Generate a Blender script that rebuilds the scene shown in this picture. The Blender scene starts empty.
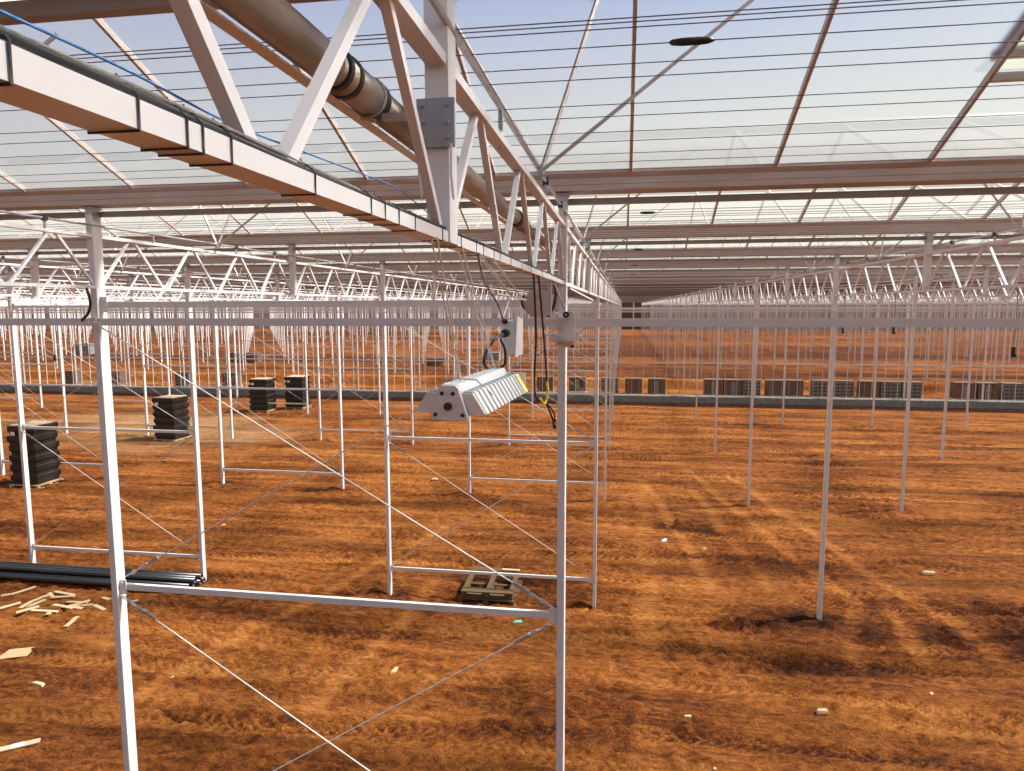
import bpy, math, random
import numpy as np
from mathutils import Vector, Matrix

random.seed(7)
rng = np.random.default_rng(7)
sc = bpy.context.scene
COL = sc.collection
# ------------------------------------------------------------------ camera
EYE = 6.1872
yaw, pitch, roll = -0.1591, 0.1131, -0.0028
fw = Vector((math.sin(yaw) * math.cos(pitch), math.cos(yaw) * math.cos(pitch), -math.sin(pitch)))
rt = Vector((math.cos(yaw), -math.sin(yaw), 0))
up = rt.cross(fw)
rt2 = rt * math.cos(roll) + up * math.sin(roll)
up2 = up * math.cos(roll) - rt * math.sin(roll)
cam_d = bpy.data.cameras.new('camera')
cam_d.sensor_width = 36
cam_d.lens = 36 * 694.1 / 1024
cam_d.clip_start = 0.05
cam_d.clip_end = 900
cam = bpy.data.objects.new('camera', cam_d)
COL.objects.link(cam)
M = Matrix((rt2, up2, -fw)).transposed().to_4x4()
M.translation = Vector((0, 0, EYE))
cam.matrix_world = M
sc.camera = cam
# ------------------------------------------------------------------ sky
world = bpy.data.worlds.new('sky')
sc.world = world
world.use_nodes = True
nt = world.node_tree
nt.nodes.clear()
N = nt.nodes.new
out = N('ShaderNodeOutputWorld'); bg = N('ShaderNodeBackground')
tc = N('ShaderNodeTexCoord'); sep = N('ShaderNodeSeparateXYZ'); ramp = N('ShaderNodeValToRGB')
nt.links.new(tc.outputs['Generated'], sep.inputs[0])
nt.links.new(sep.outputs['Z'], ramp.inputs[0])
el = ramp.color_ramp.elements
el[0].position = 0.0; el[0].color = (0.86, 0.86, 0.70, 1)
el[1].position = 1.0; el[1].color = (0.06, 0.09, 0.17, 1)
for p, c in ((0.32, (0.93, 0.94, 0.80, 1)), (0.39, (0.64, 0.72, 0.84, 1)), (0.47, (0.36, 0.50, 0.88, 1)), (0.62, (0.12, 0.22, 0.46, 1))):
    e = el.new(p); e.color = c
# the sky is brighter on the sun's side (+X)
side = N('ShaderNodeMapRange'); side.inputs['From Min'].default_value = -0.8; side.inputs['From Max'].default_value = 0.5
side.inputs['To Min'].default_value = 0.0; side.inputs['To Max'].default_value = 1.0
tint = N('ShaderNodeMixRGB'); tint.inputs[1].default_value = (0.60, 0.585, 0.66, 1); tint.inputs[2].default_value = (1.04, 1.02, 0.98, 1)
mul = N('ShaderNodeMixRGB'); mul.blend_type = 'MULTIPLY'; mul.inputs[0].default_value = 1.0
nt.links.new(sep.outputs['X'], side.inputs[0]); nt.links.new(side.outputs[0], tint.inputs[0])
nt.links.new(ramp.outputs[0], mul.inputs[1]); nt.links.new(tint.outputs[0], mul.inputs[2])
nt.links.new(mul.outputs[0], bg.inputs[0])
bg.inputs[1].default_value = 1.0
nt.links.new(bg.outputs[0], out.inputs[0])
# ------------------------------------------------------------------ sun
sd = bpy.data.lights.new('sun', 'SUN')
sd.energy = 14.5
sd.color = (1.0, 0.95, 0.88)
sd.angle = math.radians(6)
sun = bpy.data.objects.new('sun', sd)
COL.objects.link(sun)
se, sa = math.radians(50), math.radians(14)          # elevation, turn from +X towards +Y
sv = Vector((math.cos(se) * math.cos(sa), math.cos(se) * math.sin(sa), math.sin(se)))
sun.rotation_euler = sv.to_track_quat('Z', 'Y').to_euler()
sun.location = (0, 0, 30)
# ------------------------------------------------------------------ view
vs = sc.view_settings
vs.view_transform = 'Standard'
vs.look = 'None'
vs.gamma = 1
vs.use_curve_mapping = False
vs.exposure = 0.0
sc.cycles.transparent_max_bounces = 48
sc.cycles.max_bounces = 14
sc.cycles.diffuse_bounces = 5

# ------------------------------------------------------------------ materials
def mat(name, col, rough=0.5, metal=0.0, noise=0.0, scale=8.0, col2=None, bump=0.0, coord='Object', stretch=(1, 1, 1), spec=0.5):
    m = bpy.data.materials.new(name)
    m.use_nodes = True
    t = m.node_tree
    b = t.nodes['Principled BSDF']
    b.inputs['Base Color'].default_value = (*col, 1)
    b.inputs['Roughness'].default_value = rough
    b.inputs['Metallic'].default_value = metal
    b.inputs['Specular IOR Level'].default_value = spec
    if noise or col2 or bump:
        tc = t.nodes.new('ShaderNodeTexCoord'); mp = t.nodes.new('ShaderNodeMapping')
        mp.inputs['Scale'].default_value = stretch
        t.links.new(tc.outputs[coord], mp.inputs[0])
        n = t.nodes.new('ShaderNodeTexNoise'); n.inputs['Scale'].default_value = scale; n.inputs['Detail'].default_value = 5
        t.links.new(mp.outputs[0], n.inputs[0])
        r = t.nodes.new('ShaderNodeValToRGB')
        r.color_ramp.elements[0].position = 0.3; r.color_ramp.elements[1].position = 0.7
        c2 = col2 or tuple(c * (1 - noise) for c in col)
        r.color_ramp.elements[0].color = (*c2, 1); r.color_ramp.elements[1].color = (*col, 1)
        t.links.new(n.outputs[0], r.inputs[0])
        t.links.new(r.outputs[0], b.inputs['Base Color'])
        if bump:
            bp = t.nodes.new('ShaderNodeBump'); bp.inputs['Strength'].default_value = bump; bp.inputs['Distance'].default_value = 0.01
            t.links.new(n.outputs[0], bp.inputs['Height']); t.links.new(bp.outputs[0], b.inputs['Normal'])
    return m

WHITE = mat('white_powder_coat', (0.66, 0.65, 0.65), 0.38, noise=0.06, scale=3)
WIRE = mat('dark_steel_wire', (0.10, 0.085, 0.10), 0.6)
GALV = mat('galvanised_steel', (0.50, 0.51, 0.53), 0.42, 0.65, noise=0.25, scale=18)
PLATE = mat('zinc_plate', (0.34, 0.37, 0.41), 0.55, 0.4, noise=0.15, scale=22)
TUBE = mat('dull_steel_tube', (0.30, 0.28, 0.28), 0.5, 0.3, noise=0.10, scale=5)
ALU = mat('mill_aluminium', (0.50, 0.435, 0.395), 0.45, 0.35, noise=0.10, scale=5)
PIPEM = mat('steel_pipe', (0.46, 0.40, 0.32), 0.36, 0.55, noise=0.35, scale=7, stretch=(6, 1, 6))
BLACK = mat('black_rubber', (0.012, 0.012, 0.014), 0.5)
BLACKP = mat('black_polyethylene', (0.018, 0.019, 0.022), 0.32, noise=0.3, scale=9)
TRAY = mat('black_plastic_tray', (0.018, 0.016, 0.016), 0.45, noise=0.4, scale=30)
CABLE = mat('grey_cable', (0.16, 0.14, 0.12), 0.55, noise=0.4, scale=30)
CONC = mat('concrete', (0.27, 0.255, 0.235), 0.85, noise=0.35, scale=4, bump=0.3)
WOOD = mat('raw_timber', (0.62, 0.44, 0.24), 0.7, noise=0.35, scale=14, stretch=(1, 8, 8), bump=0.2)
WOODP = mat('pale_timber', (0.58, 0.42, 0.24), 0.7, noise=0.2, scale=14, stretch=(1, 8, 8))
WOODD = mat('weathered_pallet_timber', (0.13, 0.075, 0.03), 0.8, noise=0.5, scale=10, stretch=(1, 8, 8), bump=0.2)
CARD = mat('cardboard', (0.50, 0.38, 0.25), 0.85, noise=0.15, scale=8)
YEL = mat('yellow_plastic', (0.80, 0.66, 0.05), 0.5)
LABY = mat('yellow_label', (0.82, 0.78, 0.28), 0.5)
BLUE = mat('blue_rope_fibre', (0.08, 0.27, 0.62), 0.7, noise=0.5, scale=90)
LAMPG = mat('lamp_grey_top', (0.26, 0.30, 0.32), 0.45, 0.2, noise=0.15, scale=12)
LAMPW = mat('lamp_anodised', (0.78, 0.79, 0.80), 0.35, 0.3)
LAMPE = mat('lamp_end_cap', (0.60, 0.57, 0.55), 0.5)
BOXW = mat('driver_box_paint', (0.66, 0.68, 0.68), 0.45)
STRING = mat('grey_green_wire', (0.58, 0.59, 0.54), 0.5, 0.2)
GREEN = mat('green_scrap', (0.15, 0.55, 0.35), 0.6)
TEAL = mat('pale_blue_label', (0.45, 0.72, 0.78), 0.6)
PAPER = mat('white_label_paper', (0.75, 0.74, 0.76), 0.7)
TAN = mat('fan_motor_cover', (0.42, 0.34, 0.29), 0.6)
GREYT = mat('grey_crate_plastic', (0.24, 0.22, 0.21), 0.7, noise=0.25, scale=6)
BROWNB = mat('brown_wrapped_stack', (0.16, 0.095, 0.06), 0.7, noise=0.3, scale=4)
DARKB = mat('dark_opening', (0.03, 0.025, 0.022), 0.9)
ROCK = mat('pale_stone', (0.60, 0.40, 0.22), 0.85, noise=0.2, scale=10)

def glass_mat(name, near):
    m = bpy.data.materials.new(name); m.use_nodes = True
    t = m.node_tree; t.nodes.clear(); N = t.nodes.new
    o = N('ShaderNodeOutputMaterial'); tr = N('ShaderNodeBsdfTransparent'); tl = N('ShaderNodeBsdfTranslucent')
    m1 = N('ShaderNodeMixShader')
    tr.inputs[0].default_value = (0.95, 0.96, 0.97, 1)
    tl.inputs[0].default_value = (0.42, 0.42, 0.39, 1)
    m1.inputs[0].default_value = GLASS_HAZE
    t.links.new(tr.outputs[0], m1.inputs[1]); t.links.new(tl.outputs[0], m1.inputs[2])
    if near:                      # the hazy pane also blurs what is seen through it
        rf = N('ShaderNodeBsdfRefraction'); m2 = N('ShaderNodeMixShader')
        rf.inputs['Color'].default_value = (0.93, 0.94, 0.96, 1); rf.inputs['IOR'].default_value = 1.13; rf.inputs['Roughness'].default_value = 0.62
        m2.inputs[0].default_value = 0.72
        t.links.new(m1.outputs[0], m2.inputs[1]); t.links.new(rf.outputs[0], m2.inputs[2]); t.links.new(m2.outputs[0], o.inputs[0])
    else:
        t.links.new(m1.outputs[0], o.inputs[0])
    return m
GLASS_HAZE = 0.3
GLASSN = glass_mat('hazy_roof_glass', True)
GLASS = glass_mat('diffuse_roof_glass', False)

def wallglass():
    m = bpy.data.materials.new('hazy_wall_glass'); m.use_nodes = True
    t = m.node_tree; t.nodes.clear(); N = t.nodes.new
    o = N('ShaderNodeOutputMaterial'); tl = N('ShaderNodeBsdfTranslucent'); df = N('ShaderNodeBsdfDiffuse'); m1 = N('ShaderNodeMixShader')
    tl.inputs[0].default_value = (0.42, 0.39, 0.385, 1); df.inputs[0].default_value = (0.5, 0.465, 0.455, 1)
    m1.inputs[0].default_value = 0.5
    t.links.new(df.outputs[0], m1.inputs[1]); t.links.new(tl.outputs[0], m1.inputs[2]); t.links.new(m1.outputs[0], o.inputs[0])
    return m
WALLG = wallglass()

def soil_mat():
    m = bpy.data.materials.new('red_soil'); m.use_nodes = True
    t = m.node_tree; b = t.nodes['Principled BSDF']; N = t.nodes.new; L = t.links.new
    b.inputs['Roughness'].default_value = 0.95
    b.inputs['Specular IOR Level'].default_value = 0.15
    g = N('ShaderNodeNewGeometry')
    def noise(stretch, scale, detail=6, rough=0.6, dist=0.0):
        mp = N('ShaderNodeMapping'); mp.inputs['Scale'].default_value = stretch
        L(g.outputs['Position'], mp.inputs[0])
        n = N('ShaderNodeTexNoise'); n.inputs['Scale'].default_value = scale; n.inputs['Detail'].default_value = detail
        n.inputs['Roughness'].default_value = rough; n.inputs['Distortion'].default_value = dist
        L(mp.outputs[0], n.inputs[0]); return n.outputs[0]
    def math_(op, a, b_, c=None):
        q = N('ShaderNodeMath'); q.operation = op
        for i, v in enumerate((a, b_, c)):
            if v is None: continue
            if isinstance(v, (int, float)): q.inputs[i].default_value = v
            else: L(v, q.inputs[i])
        return q.outputs[0]
    big = noise((0.35, 1.0, 1), 0.55, 5, 0.55, 0.6)
    streak = noise((0.22, 1.6, 1), 1.6, 6, 0.6, 0.4)
    fine = noise((0.7, 1.3, 1), 7.0, 8, 0.7, 0.5)
    grain = noise((1, 1, 1), 26.0, 6, 0.75)
    att = N('ShaderNodeAttribute'); att.attribute_name = 'dry_shade'
    s = math_('MULTIPLY', big, 0.22)
    s = math_('MULTIPLY_ADD', streak, 0.26, s)
    s = math_('MULTIPLY_ADD', fine, 0.38, s)
    s = math_('MULTIPLY_ADD', grain, 0.26, s)
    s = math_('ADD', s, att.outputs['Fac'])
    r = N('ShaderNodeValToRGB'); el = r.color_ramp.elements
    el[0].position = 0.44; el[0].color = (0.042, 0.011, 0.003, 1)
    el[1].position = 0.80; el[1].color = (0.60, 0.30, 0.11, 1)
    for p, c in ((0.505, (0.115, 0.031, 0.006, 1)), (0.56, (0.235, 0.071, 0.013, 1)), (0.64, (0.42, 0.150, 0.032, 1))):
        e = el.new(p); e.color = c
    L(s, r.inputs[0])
    sand = N('ShaderNodeAttribute'); sand.attribute_name = 'sand'
    mx = N('ShaderNodeMixRGB'); mx.inputs[2].default_value = (0.50, 0.33, 0.17, 1)
    sm = math_('MULTIPLY', sand.outputs['Fac'], 0.5)
    L(sm, mx.inputs[0]); L(r.outputs[0], mx.inputs[1]); L(mx.outputs[0], b.inputs['Base Color'])
    h = math_('MULTIPLY_ADD', fine, 1.0, math_('MULTIPLY', grain, 0.45))
    h = math_('MULTIPLY_ADD', streak, 0.8, h)
    bp = N('ShaderNodeBump'); bp.inputs['Strength'].default_value = 1.0; bp.inputs['Distance'].default_value = 0.13
    L(h, bp.inputs['Height']); L(bp.outputs[0], b.inputs['Normal'])
    return m
SOIL = soil_mat()

# ------------------------------------------------------------------ mesh building
class MB:
    def __init__(s): s.v = []; s.f = []; s.m = []
    def raw(s, vs, fs, mi=0):
        o = len(s.v); s.v += [tuple(v) for v in vs]; s.f += [tuple(i + o for i in f) for f in fs]; s.m += [mi] * len(fs)
        return s
    def box(s, c, d, mi=0, rz=0.0):
        x, y, z = (q / 2 for q in d); ca, sa_ = math.cos(rz), math.sin(rz)
        vs = []
        for k in (-1, 1):
            for (i, j) in ((-1, -1), (1, -1), (1, 1), (-1, 1)):
                px, py = i * x, j * y
                vs.append((c[0] + px * ca - py * sa_, c[1] + px * sa_ + py * ca, c[2] + k * z))
        return s.raw(vs, [(0, 3, 2, 1), (4, 5, 6, 7), (0, 1, 5, 4), (1, 2, 6, 5), (2, 3, 7, 6), (3, 0, 4, 7)], mi)
    def bb(s, x0, x1, y0, y1, z0, z1, mi=0):
        return s.box(((x0 + x1) / 2, (y0 + y1) / 2, (z0 + z1) / 2), (x1 - x0, y1 - y0, z1 - z0), mi)
    def bar(s, a, b, w, h, mi=0, upv=(0, 0, 1)):
        """rectangular bar from a to b; h is measured along upv as far as square to the bar, w across"""
        a, b = Vector(a), Vector(b); d = (b - a).normalized(); u = Vector(upv)
        if abs(d.dot(u)) > 0.999: u = Vector((0, 1, 0))
        side = d.cross(u).normalized(); u = side.cross(d)
        vs = []
        for p in (a, b):
            for i, j in ((-1, -1), (1, -1), (1, 1), (-1, 1)):
                vs.append(p + side * (i * w / 2) + u * (j * h / 2))
        return s.raw(vs, [(0, 1, 2, 3), (7, 6, 5, 4), (0, 4, 5, 1), (1, 5, 6, 2), (2, 6, 7, 3), (3, 7, 4, 0)], mi)
    def tube(s, pts, r, n=8, mi=0, closed=False, cap=True):
        pts = [Vector(p) for p in pts]; k = len(pts); rr = r if isinstance(r, (list, tuple)) else [r] * k
        vs = []; prev = None
        for i, p in enumerate(pts):
            if closed: t = (pts[(i + 1) % k] - pts[i - 1]).normalized()
            else: t = (pts[min(i + 1, k - 1)] - pts[max(i - 1, 0)]).normalized()
            if prev is None:
                ref = Vector((0, 0, 1)) if abs(t.z) < 0.9 else Vector((1, 0, 0))
                u = t.cross(ref).normalized()
            else:
                u = (prev - t * prev.dot(t)).normalized()
            prev = u; w = t.cross(u)
            for j in range(n):
                a = 2 * math.pi * j / n
                vs.append(p + (u * math.cos(a) + w * math.sin(a)) * rr[i])
        fs = []
        for i in range(k if closed else k - 1):
            i2 = (i + 1) % k
            for j in range(n):
                j2 = (j + 1) % n
                fs.append((i * n + j, i * n + j2, i2 * n + j2, i2 * n + j))
        if cap and not closed:
            fs.append(tuple(range(n))[::-1]); fs.append(tuple((k - 1) * n + j for j in range(n)))
        return s.raw(vs, fs, mi)
    def prism(s, poly, a, b, axis='y', mi=0):
        """polygon (u, z) extruded along y (u = x) or along x (u = y)"""
        n = len(poly); vs = []
        for t in (a, b):
            for (u, z) in poly: vs.append((u, t, z) if axis == 'y' else (t, u, z))
        fs = [tuple(range(n)), tuple(range(2 * n - 1, n - 1, -1))]
        for i in range(n):
            j = (i + 1) % n; fs.append((i, i + n, j + n, j))
        return s.raw(vs, fs, mi)
    def mesh(s, name, mats, smooth=False):
        me = bpy.data.meshes.new(name); me.from_pydata(s.v, [], s.f)
        mats = mats if isinstance(mats, (list, tuple)) else [mats]
        for m in mats: me.materials.append(m)
        if len(mats) > 1: me.polygons.foreach_set('material_index', s.m)
        if smooth: me.shade_smooth()
        me.update(); return me
    def build(s, name, mats, parent=None, smooth=False, loc=None):
        return link(name, s.mesh(name, mats, smooth), parent, loc)

def link(name, data, parent=None, loc=None):
    o = bpy.data.objects.new(name, data); COL.objects.link(o)
    if parent is not None: o.parent = parent
    if loc is not None: o.location = loc
    return o
def bevel(o, w=0.004, seg=2):
    md = o.modifiers.new('edge', 'BEVEL'); md.width = w; md.segments = seg; md.limit_method = 'ANGLE'
    return o
def tag(o, label=None, cat=None, group=None, kind=None):
    if label: o['label'] = label
    if cat: o['category'] = cat
    if group: o['group'] = group
    if kind: o['kind'] = kind
    return o
def empty(name, loc=(0, 0, 0), rz=0.0):
    o = bpy.data.objects.new(name, None); COL.objects.link(o); o.location = loc; o.rotation_euler = (0, 0, rz); o.empty_display_size = 0.1
    return o
KIDS = {}
def kid(o):                     # remember parts so that things can be copied with them
    KIDS.setdefault(o.parent.name, []).append(o); return o
def copy_tree(o, parent=None):
    c = o.copy(); COL.objects.link(c)
    if parent is not None: c.parent = parent
    for ch in [k for k in ALLKIDS(o)]: copy_tree(ch, c)
    return c
def ALLKIDS(o): return CH.get(o.name, [])
CH = {}
def part(name, mb, m, parent, smooth=False, loc=None):
    o = mb.build(name, m, parent, smooth, loc); CH.setdefault(parent.name, []).append(o); return o
def partm(name, me, parent, loc=None):
    o = link(name, me, parent, loc); CH.setdefault(parent.name, []).append(o); return o
def circle(c, r, n, ax):
    a, b = ax; a = Vector(a); b = Vector(b); c = Vector(c)
    return [c + a * (r * math.cos(2 * math.pi * i / n)) + b * (r * math.sin(2 * math.pi * i / n)) for i in range(n)]
_ones = ['', 'first', 'second', 'third', 'fourth', 'fifth', 'sixth', 'seventh', 'eighth', 'ninth', 'tenth', 'eleventh', 'twelfth', 'thirteenth',
         'fourteenth', 'fifteenth', 'sixteenth', 'seventeenth', 'eighteenth', 'nineteenth']
_tens = {2: ('twenty', 'twentieth'), 3: ('thirty', 'thirtieth'), 4: ('forty', 'fortieth'), 5: ('fifty', 'fiftieth')}
def nth(n):
    if n < 20: return _ones[n]
    t, u = divmod(n, 10)
    return _tens[t][1] if u == 0 else _tens[t][0] + '-' + _ones[u]

# ------------------------------------------------------------------ the place's grid
X0, Y1, ROW, WID, BAY = -0.5166, 5.972, 8.0, 4.4388, 4.0
ZB, ZT, ZG = 6.3675, 6.8433, 7.1321         # underside of bottom chord, underside of top chord, underside of gutter
YEND = 165.0
TER_Y, TER_Z = 51.6, 0.85
def rowy(r): return Y1 + (r - 1) * ROW
def colx(c): return X0 + c * WID
def colrange(y, pad=2.5):
    lo = math.ceil((-1.03 * y - pad - X0) / WID); hi = math.floor((0.53 * y + pad - X0) / WID)
    return range(lo, hi + 1)

# ------------------------------------------------------------------ ground
def vn(x, y, sx, sy, seed):
    xs, ys = x / sx, y / sy
    xi, yi = np.floor(xs).astype(np.int64), np.floor(ys).astype(np.int64)
    fx, fy = xs - xi, ys - yi
    fx = fx * fx * (3 - 2 * fx); fy = fy * fy * (3 - 2 * fy)
    def h(i, j):
        n = (i * 374761393 + j * 668265263 + seed * 974711) & 0xffffffff
        n = ((n ^ (n >> 13)) * 1274126177) & 0xffffffff
        return ((n ^ (n >> 16)) & 0xffff) / 65535.0
    a, b, c, d = h(xi, yi), h(xi + 1, yi), h(xi, yi + 1), h(xi + 1, yi + 1)
    return (a * (1 - fx) + b * fx) * (1 - fy) + (c * (1 - fx) + d * fx) * fy - 0.5
def seglist(start, spans):
    o = [start]
    for end, step in spans:
        n = max(1, int(round((end - o[-1]) / step))); o += list(np.linspace(o[-1], end, n + 1)[1:])
    return np.array(o)
gx = seglist(-300, [(-60, 12), (-26, 1.0), (-12, .12), (8.5, .05), (16, .12), (40, .8), (180, 10)])
gy = seglist(-70, [(-10, 12), (4, 2), (6.6, .2), (16, .045), (26, .09), (43.0, .22), (46.2, .1), (51.0, .4), (52.2, .1), (70, .6), (300, 8)])
GX, GY = np.meshgrid(gx, gy)
x, y = GX.ravel(), GY.ravel()
dry_shade = np.zeros_like(x); sand = np.zeros_like(x)
z = 0.07 * vn(x, y, 4.5, 2.2, 1) + 0.05 * vn(x, y, 2.2, 0.7, 2)
z += 0.045 * vn(x, y, 1.4, 0.22, 3) + 0.03 * vn(x, y, 0.5, 0.14, 4)
cl = vn(x, y, 0.16, 0.10, 5) + 0.5 * vn(x, y, 0.08, 0.07, 6)
msk = np.clip(vn(x, y, 2.0, 0.9, 8) * 3 + 0.6, 0, 1)
z += 0.07 * cl * (0.35 + msk)
z += 0.03 * vn(x, y, 0.06, 0.06, 9) * (0.3 + msk)
for k, (yt, w, ph) in enumerate([(6.9, .4, 0), (7.7, .42, 1), (8.6, .45, 2), (9.35, .4, .5), (10.3, .5, 1.5), (11.1, .4, 3), (12.0, .45, 1), (12.7, .45, 0), (13.6, .4, 2.5),
                                 (14.5, .5, .3), (15.3, .45, 2.2), (16.4, .5, .8), (17.2, .5, 1.9), (18.5, .5, 1.1), (20.1, .6, .2), (21.4, .5, 3), (23.3, .6, 1.3),
                                 (25.6, .6, 2), (28.0, .7, .3), (30.7, .7, 1), (33.5, .8, 2), (37, .9, 0)]):
    yc = yt + 0.35 * np.sin(x * 0.16 + ph) + 0.12 * np.sin(x * 0.6 + ph * 2)
    d = (y - yc) / (w * 0.5)
    m = np.clip(1.4 - np.abs(d) * 1.2, 0, 1); m = m * m * (3 - 2 * m)
    act = np.clip(vn(x, y * 0 + k * 7.3, 2.6, 1.0, 20 + k) * 3.4 + 0.75, 0, 1)
    tread = np.sin((x + np.abs(y - yc) * 1.1) * 2 * math.pi / 0.17)
    z += m * act * (-0.04 + 0.024 * tread)
    z += act * 0.03 * np.exp(-((np.abs(d) - 1.15) / 0.25) ** 2)
    dry_shade += m * act * (0.045 * (1 if k % 3 else -0.9)) + m * act * 0.05 * tread
# tracks that run down the hall, on the right-hand side mostly
for k, (xt, y0_, y1_, w, sl) in enumerate([(3.75, 11.6, 15.6, .3, .28), (5.35, 12.2, 15.6, .3, .02), (6.8, 12.4, 15.6, .3, -.1), (8.5, 12.4, 15.6, .3, -.15), (2.6, 15, 25, .3, -.13),
                                           (3.7, 15, 24, .3, -.1), (0.55, 8, 24, .45, .02), (5.6, 15, 27, .3, -.2), (6.9, 14, 26, .3, -.2), (-7.2, 9, 19, .3, .3), (-4.5, 9, 15, .3, .1)]):
    xc = xt + sl * (y - 11) + 0.06 * np.sin(y * 1.3 + k)
    m = np.clip(1.5 - np.abs(x - xc) / (w * 0.5), 0, 1) * np.clip((y - y0_) * 2, 0, 1) * np.clip((y1_ - y) * 2, 0, 1)
    z = z * (1 - 0.6 * m) - 0.02 * m; dry_shade += (0.05 if w < .4 else .02) * m + m * 0.02 * np.sin(y * 2 * math.pi / 0.14)
# churned damp soil on the right
CHURN = ((3.4, 13.9, .9, .5), (2.4, 13.5, .6, .3), (4.7, 13.4, .5, .6), (6.0, 13.4, .55, .6), (7.5, 13.2, .7, .7), (5.3, 15.2, .6, .35), (6.4, 15.1, .5, .35), (7.7, 15.0, .6, .3), (9.0, 13.5, .8, .8), (1.6, 19.6, .7, .5), (2.6, 19.2, .5, .5), (3.4, 12.0, 1.6, .3), (3.2, 17.2, 2.8, .3), (-2.5, 15.2, 1.6, .4))
for (cx, cy, rx, ry) in CHURN:
    m = np.exp(-(((x - cx) / rx) ** 2 + ((y - cy) / ry) ** 2) * 1.2)
    z += m * 0.12 * (cl + 0.4 * vn(x, y, .3, .25, 40)) - 0.03 * m; dry_shade -= 0.10 * m
# foot holes of the posts
for r in (2, 3, 4):
    for c in range(-6, 4):
        px, py = colx(c), rowy(r)
        rr = np.hypot(x - px, (y - py) * 1.3)
        q = rr < 1.2
        z[q] += 0.05 * np.exp(-((rr[q] - .35) / .16) ** 2) * (1 + 2 * vn(x[q], y[q], .2, .2, 60 + c)) - 0.03 * np.exp(-(rr[q] / .2) ** 2)
        dry_shade[q] -= 0.035 * np.exp(-(rr[q] / .6) ** 2)
# drying cracks near the front
for pts in ([(1.95, 9.1), (2.05, 8.72), (2.3, 8.45), (2.42, 8.3)], [(2.95, 8.85), (3.05, 8.6), (3.25, 8.42)], [(4.05, 8.85), (4.3, 8.6), (4.45, 8.35)], [(-7.0, 9.2), (-6.6, 9.0), (-6.3, 9.05)]):
    for (ax, ay), (bx, by) in zip(pts[:-1], pts[1:]):
        t = np.clip(((x - ax) * (bx - ax) + (y - ay) * (by - ay)) / ((bx - ax) ** 2 + (by - ay) ** 2), 0, 1)
        d = np.hypot(x - ax - t * (bx - ax), y - ay - t * (by - ay))
        z -= 0.09 * np.exp(-(d / .035) ** 2)
        dry_shade -= 0.12 * np.exp(-(d / .03) ** 2)
# paler sand spilled on the left
m = np.clip(1.3 - np.hypot((x + 24 + 0.55 * (y - 33)) / 7.5, (y - 33) / 5.2) + 0.9 * vn(x, y, 3, 1.2, 90) + .5 * vn(x, y, .8, .4, 91), 0, 1)
sand += m
m = np.exp(-(((x + 10) / 7) ** 2 + ((y - 27.5) / 1.2) ** 2)); dry_shade += 0.04 * m
fade = np.clip((y - 40) / 4, 0, 1)
z = z * (1 - 0.5 * fade)
# ditch before the concrete kerb, bank and terrace behind it
z += -0.05 * np.clip((y - 43.4) / .35, 0, 1) * np.clip((46.6 - y) / .4, 0, 1)
t = np.clip((y - 51.5) / .35, 0, 1); z += TER_Z * t
z = np.where(y > 52, z - 0.5 * 0.07 * vn(x, y, 4.5, 2.2, 1), z)
dry_shade -= 0.25 * np.clip((y - 43.9) / .7, 0, 1) * np.clip((46.5 - y) / .3, 0, 1)  # dark ditch soil, with the ditch's shade painted into its tone
dry_shade += 0.07 * np.clip((y - 51.3) / .2, 0, 1) * np.clip((53.2 - y) / .6, 0, 1)  # bank face toned paler, its sunlit look painted in
dry_shade += np.where(y > 53, -0.055 + 0.12 * vn(x, y, 30, 3.0, 95) + 0.05 * vn(x, y, 9, 1.5, 96), 0)
nx, ny = len(gx), len(gy)
idx = np.arange(nx * ny).reshape(ny, nx)
quads = np.stack([idx[:-1, :-1], idx[:-1, 1:], idx[1:, 1:], idx[1:, :-1]], -1).reshape(-1, 4)
me = bpy.data.meshes.new('floor')
me.vertices.add(nx * ny); me.vertices.foreach_set('co', np.stack([x, y, z], -1).ravel().astype(np.float32))
me.loops.add(quads.size); me.loops.foreach_set('vertex_index', quads.ravel().astype(np.int32))
me.polygons.add(len(quads)); me.polygons.foreach_set('loop_start', np.arange(0, quads.size, 4, dtype=np.int32)); me.polygons.foreach_set('loop_total', np.full(len(quads), 4, dtype=np.int32))
me.update(calc_edges=True)
for nm, arr in (('dry_shade', dry_shade), ('sand', sand)):
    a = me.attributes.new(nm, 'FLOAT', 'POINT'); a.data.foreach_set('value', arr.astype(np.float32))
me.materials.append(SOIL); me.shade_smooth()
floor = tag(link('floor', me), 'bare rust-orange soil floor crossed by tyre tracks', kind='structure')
ZGRID = z.reshape(ny, nx)
def gz(px, py):
    i = min(max(np.searchsorted(gx, px) - 1, 0), nx - 2); j = min(max(np.searchsorted(gy, py) - 1, 0), ny - 2)
    u = (px - gx[i]) / (gx[i + 1] - gx[i]); v = (py - gy[j]) / (gy[j + 1] - gy[j])
    return float((ZGRID[j, i] * (1 - u) + ZGRID[j, i + 1] * u) * (1 - v) + (ZGRID[j + 1, i] * (1 - u) + ZGRID[j + 1, i + 1] * u) * v)

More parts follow.
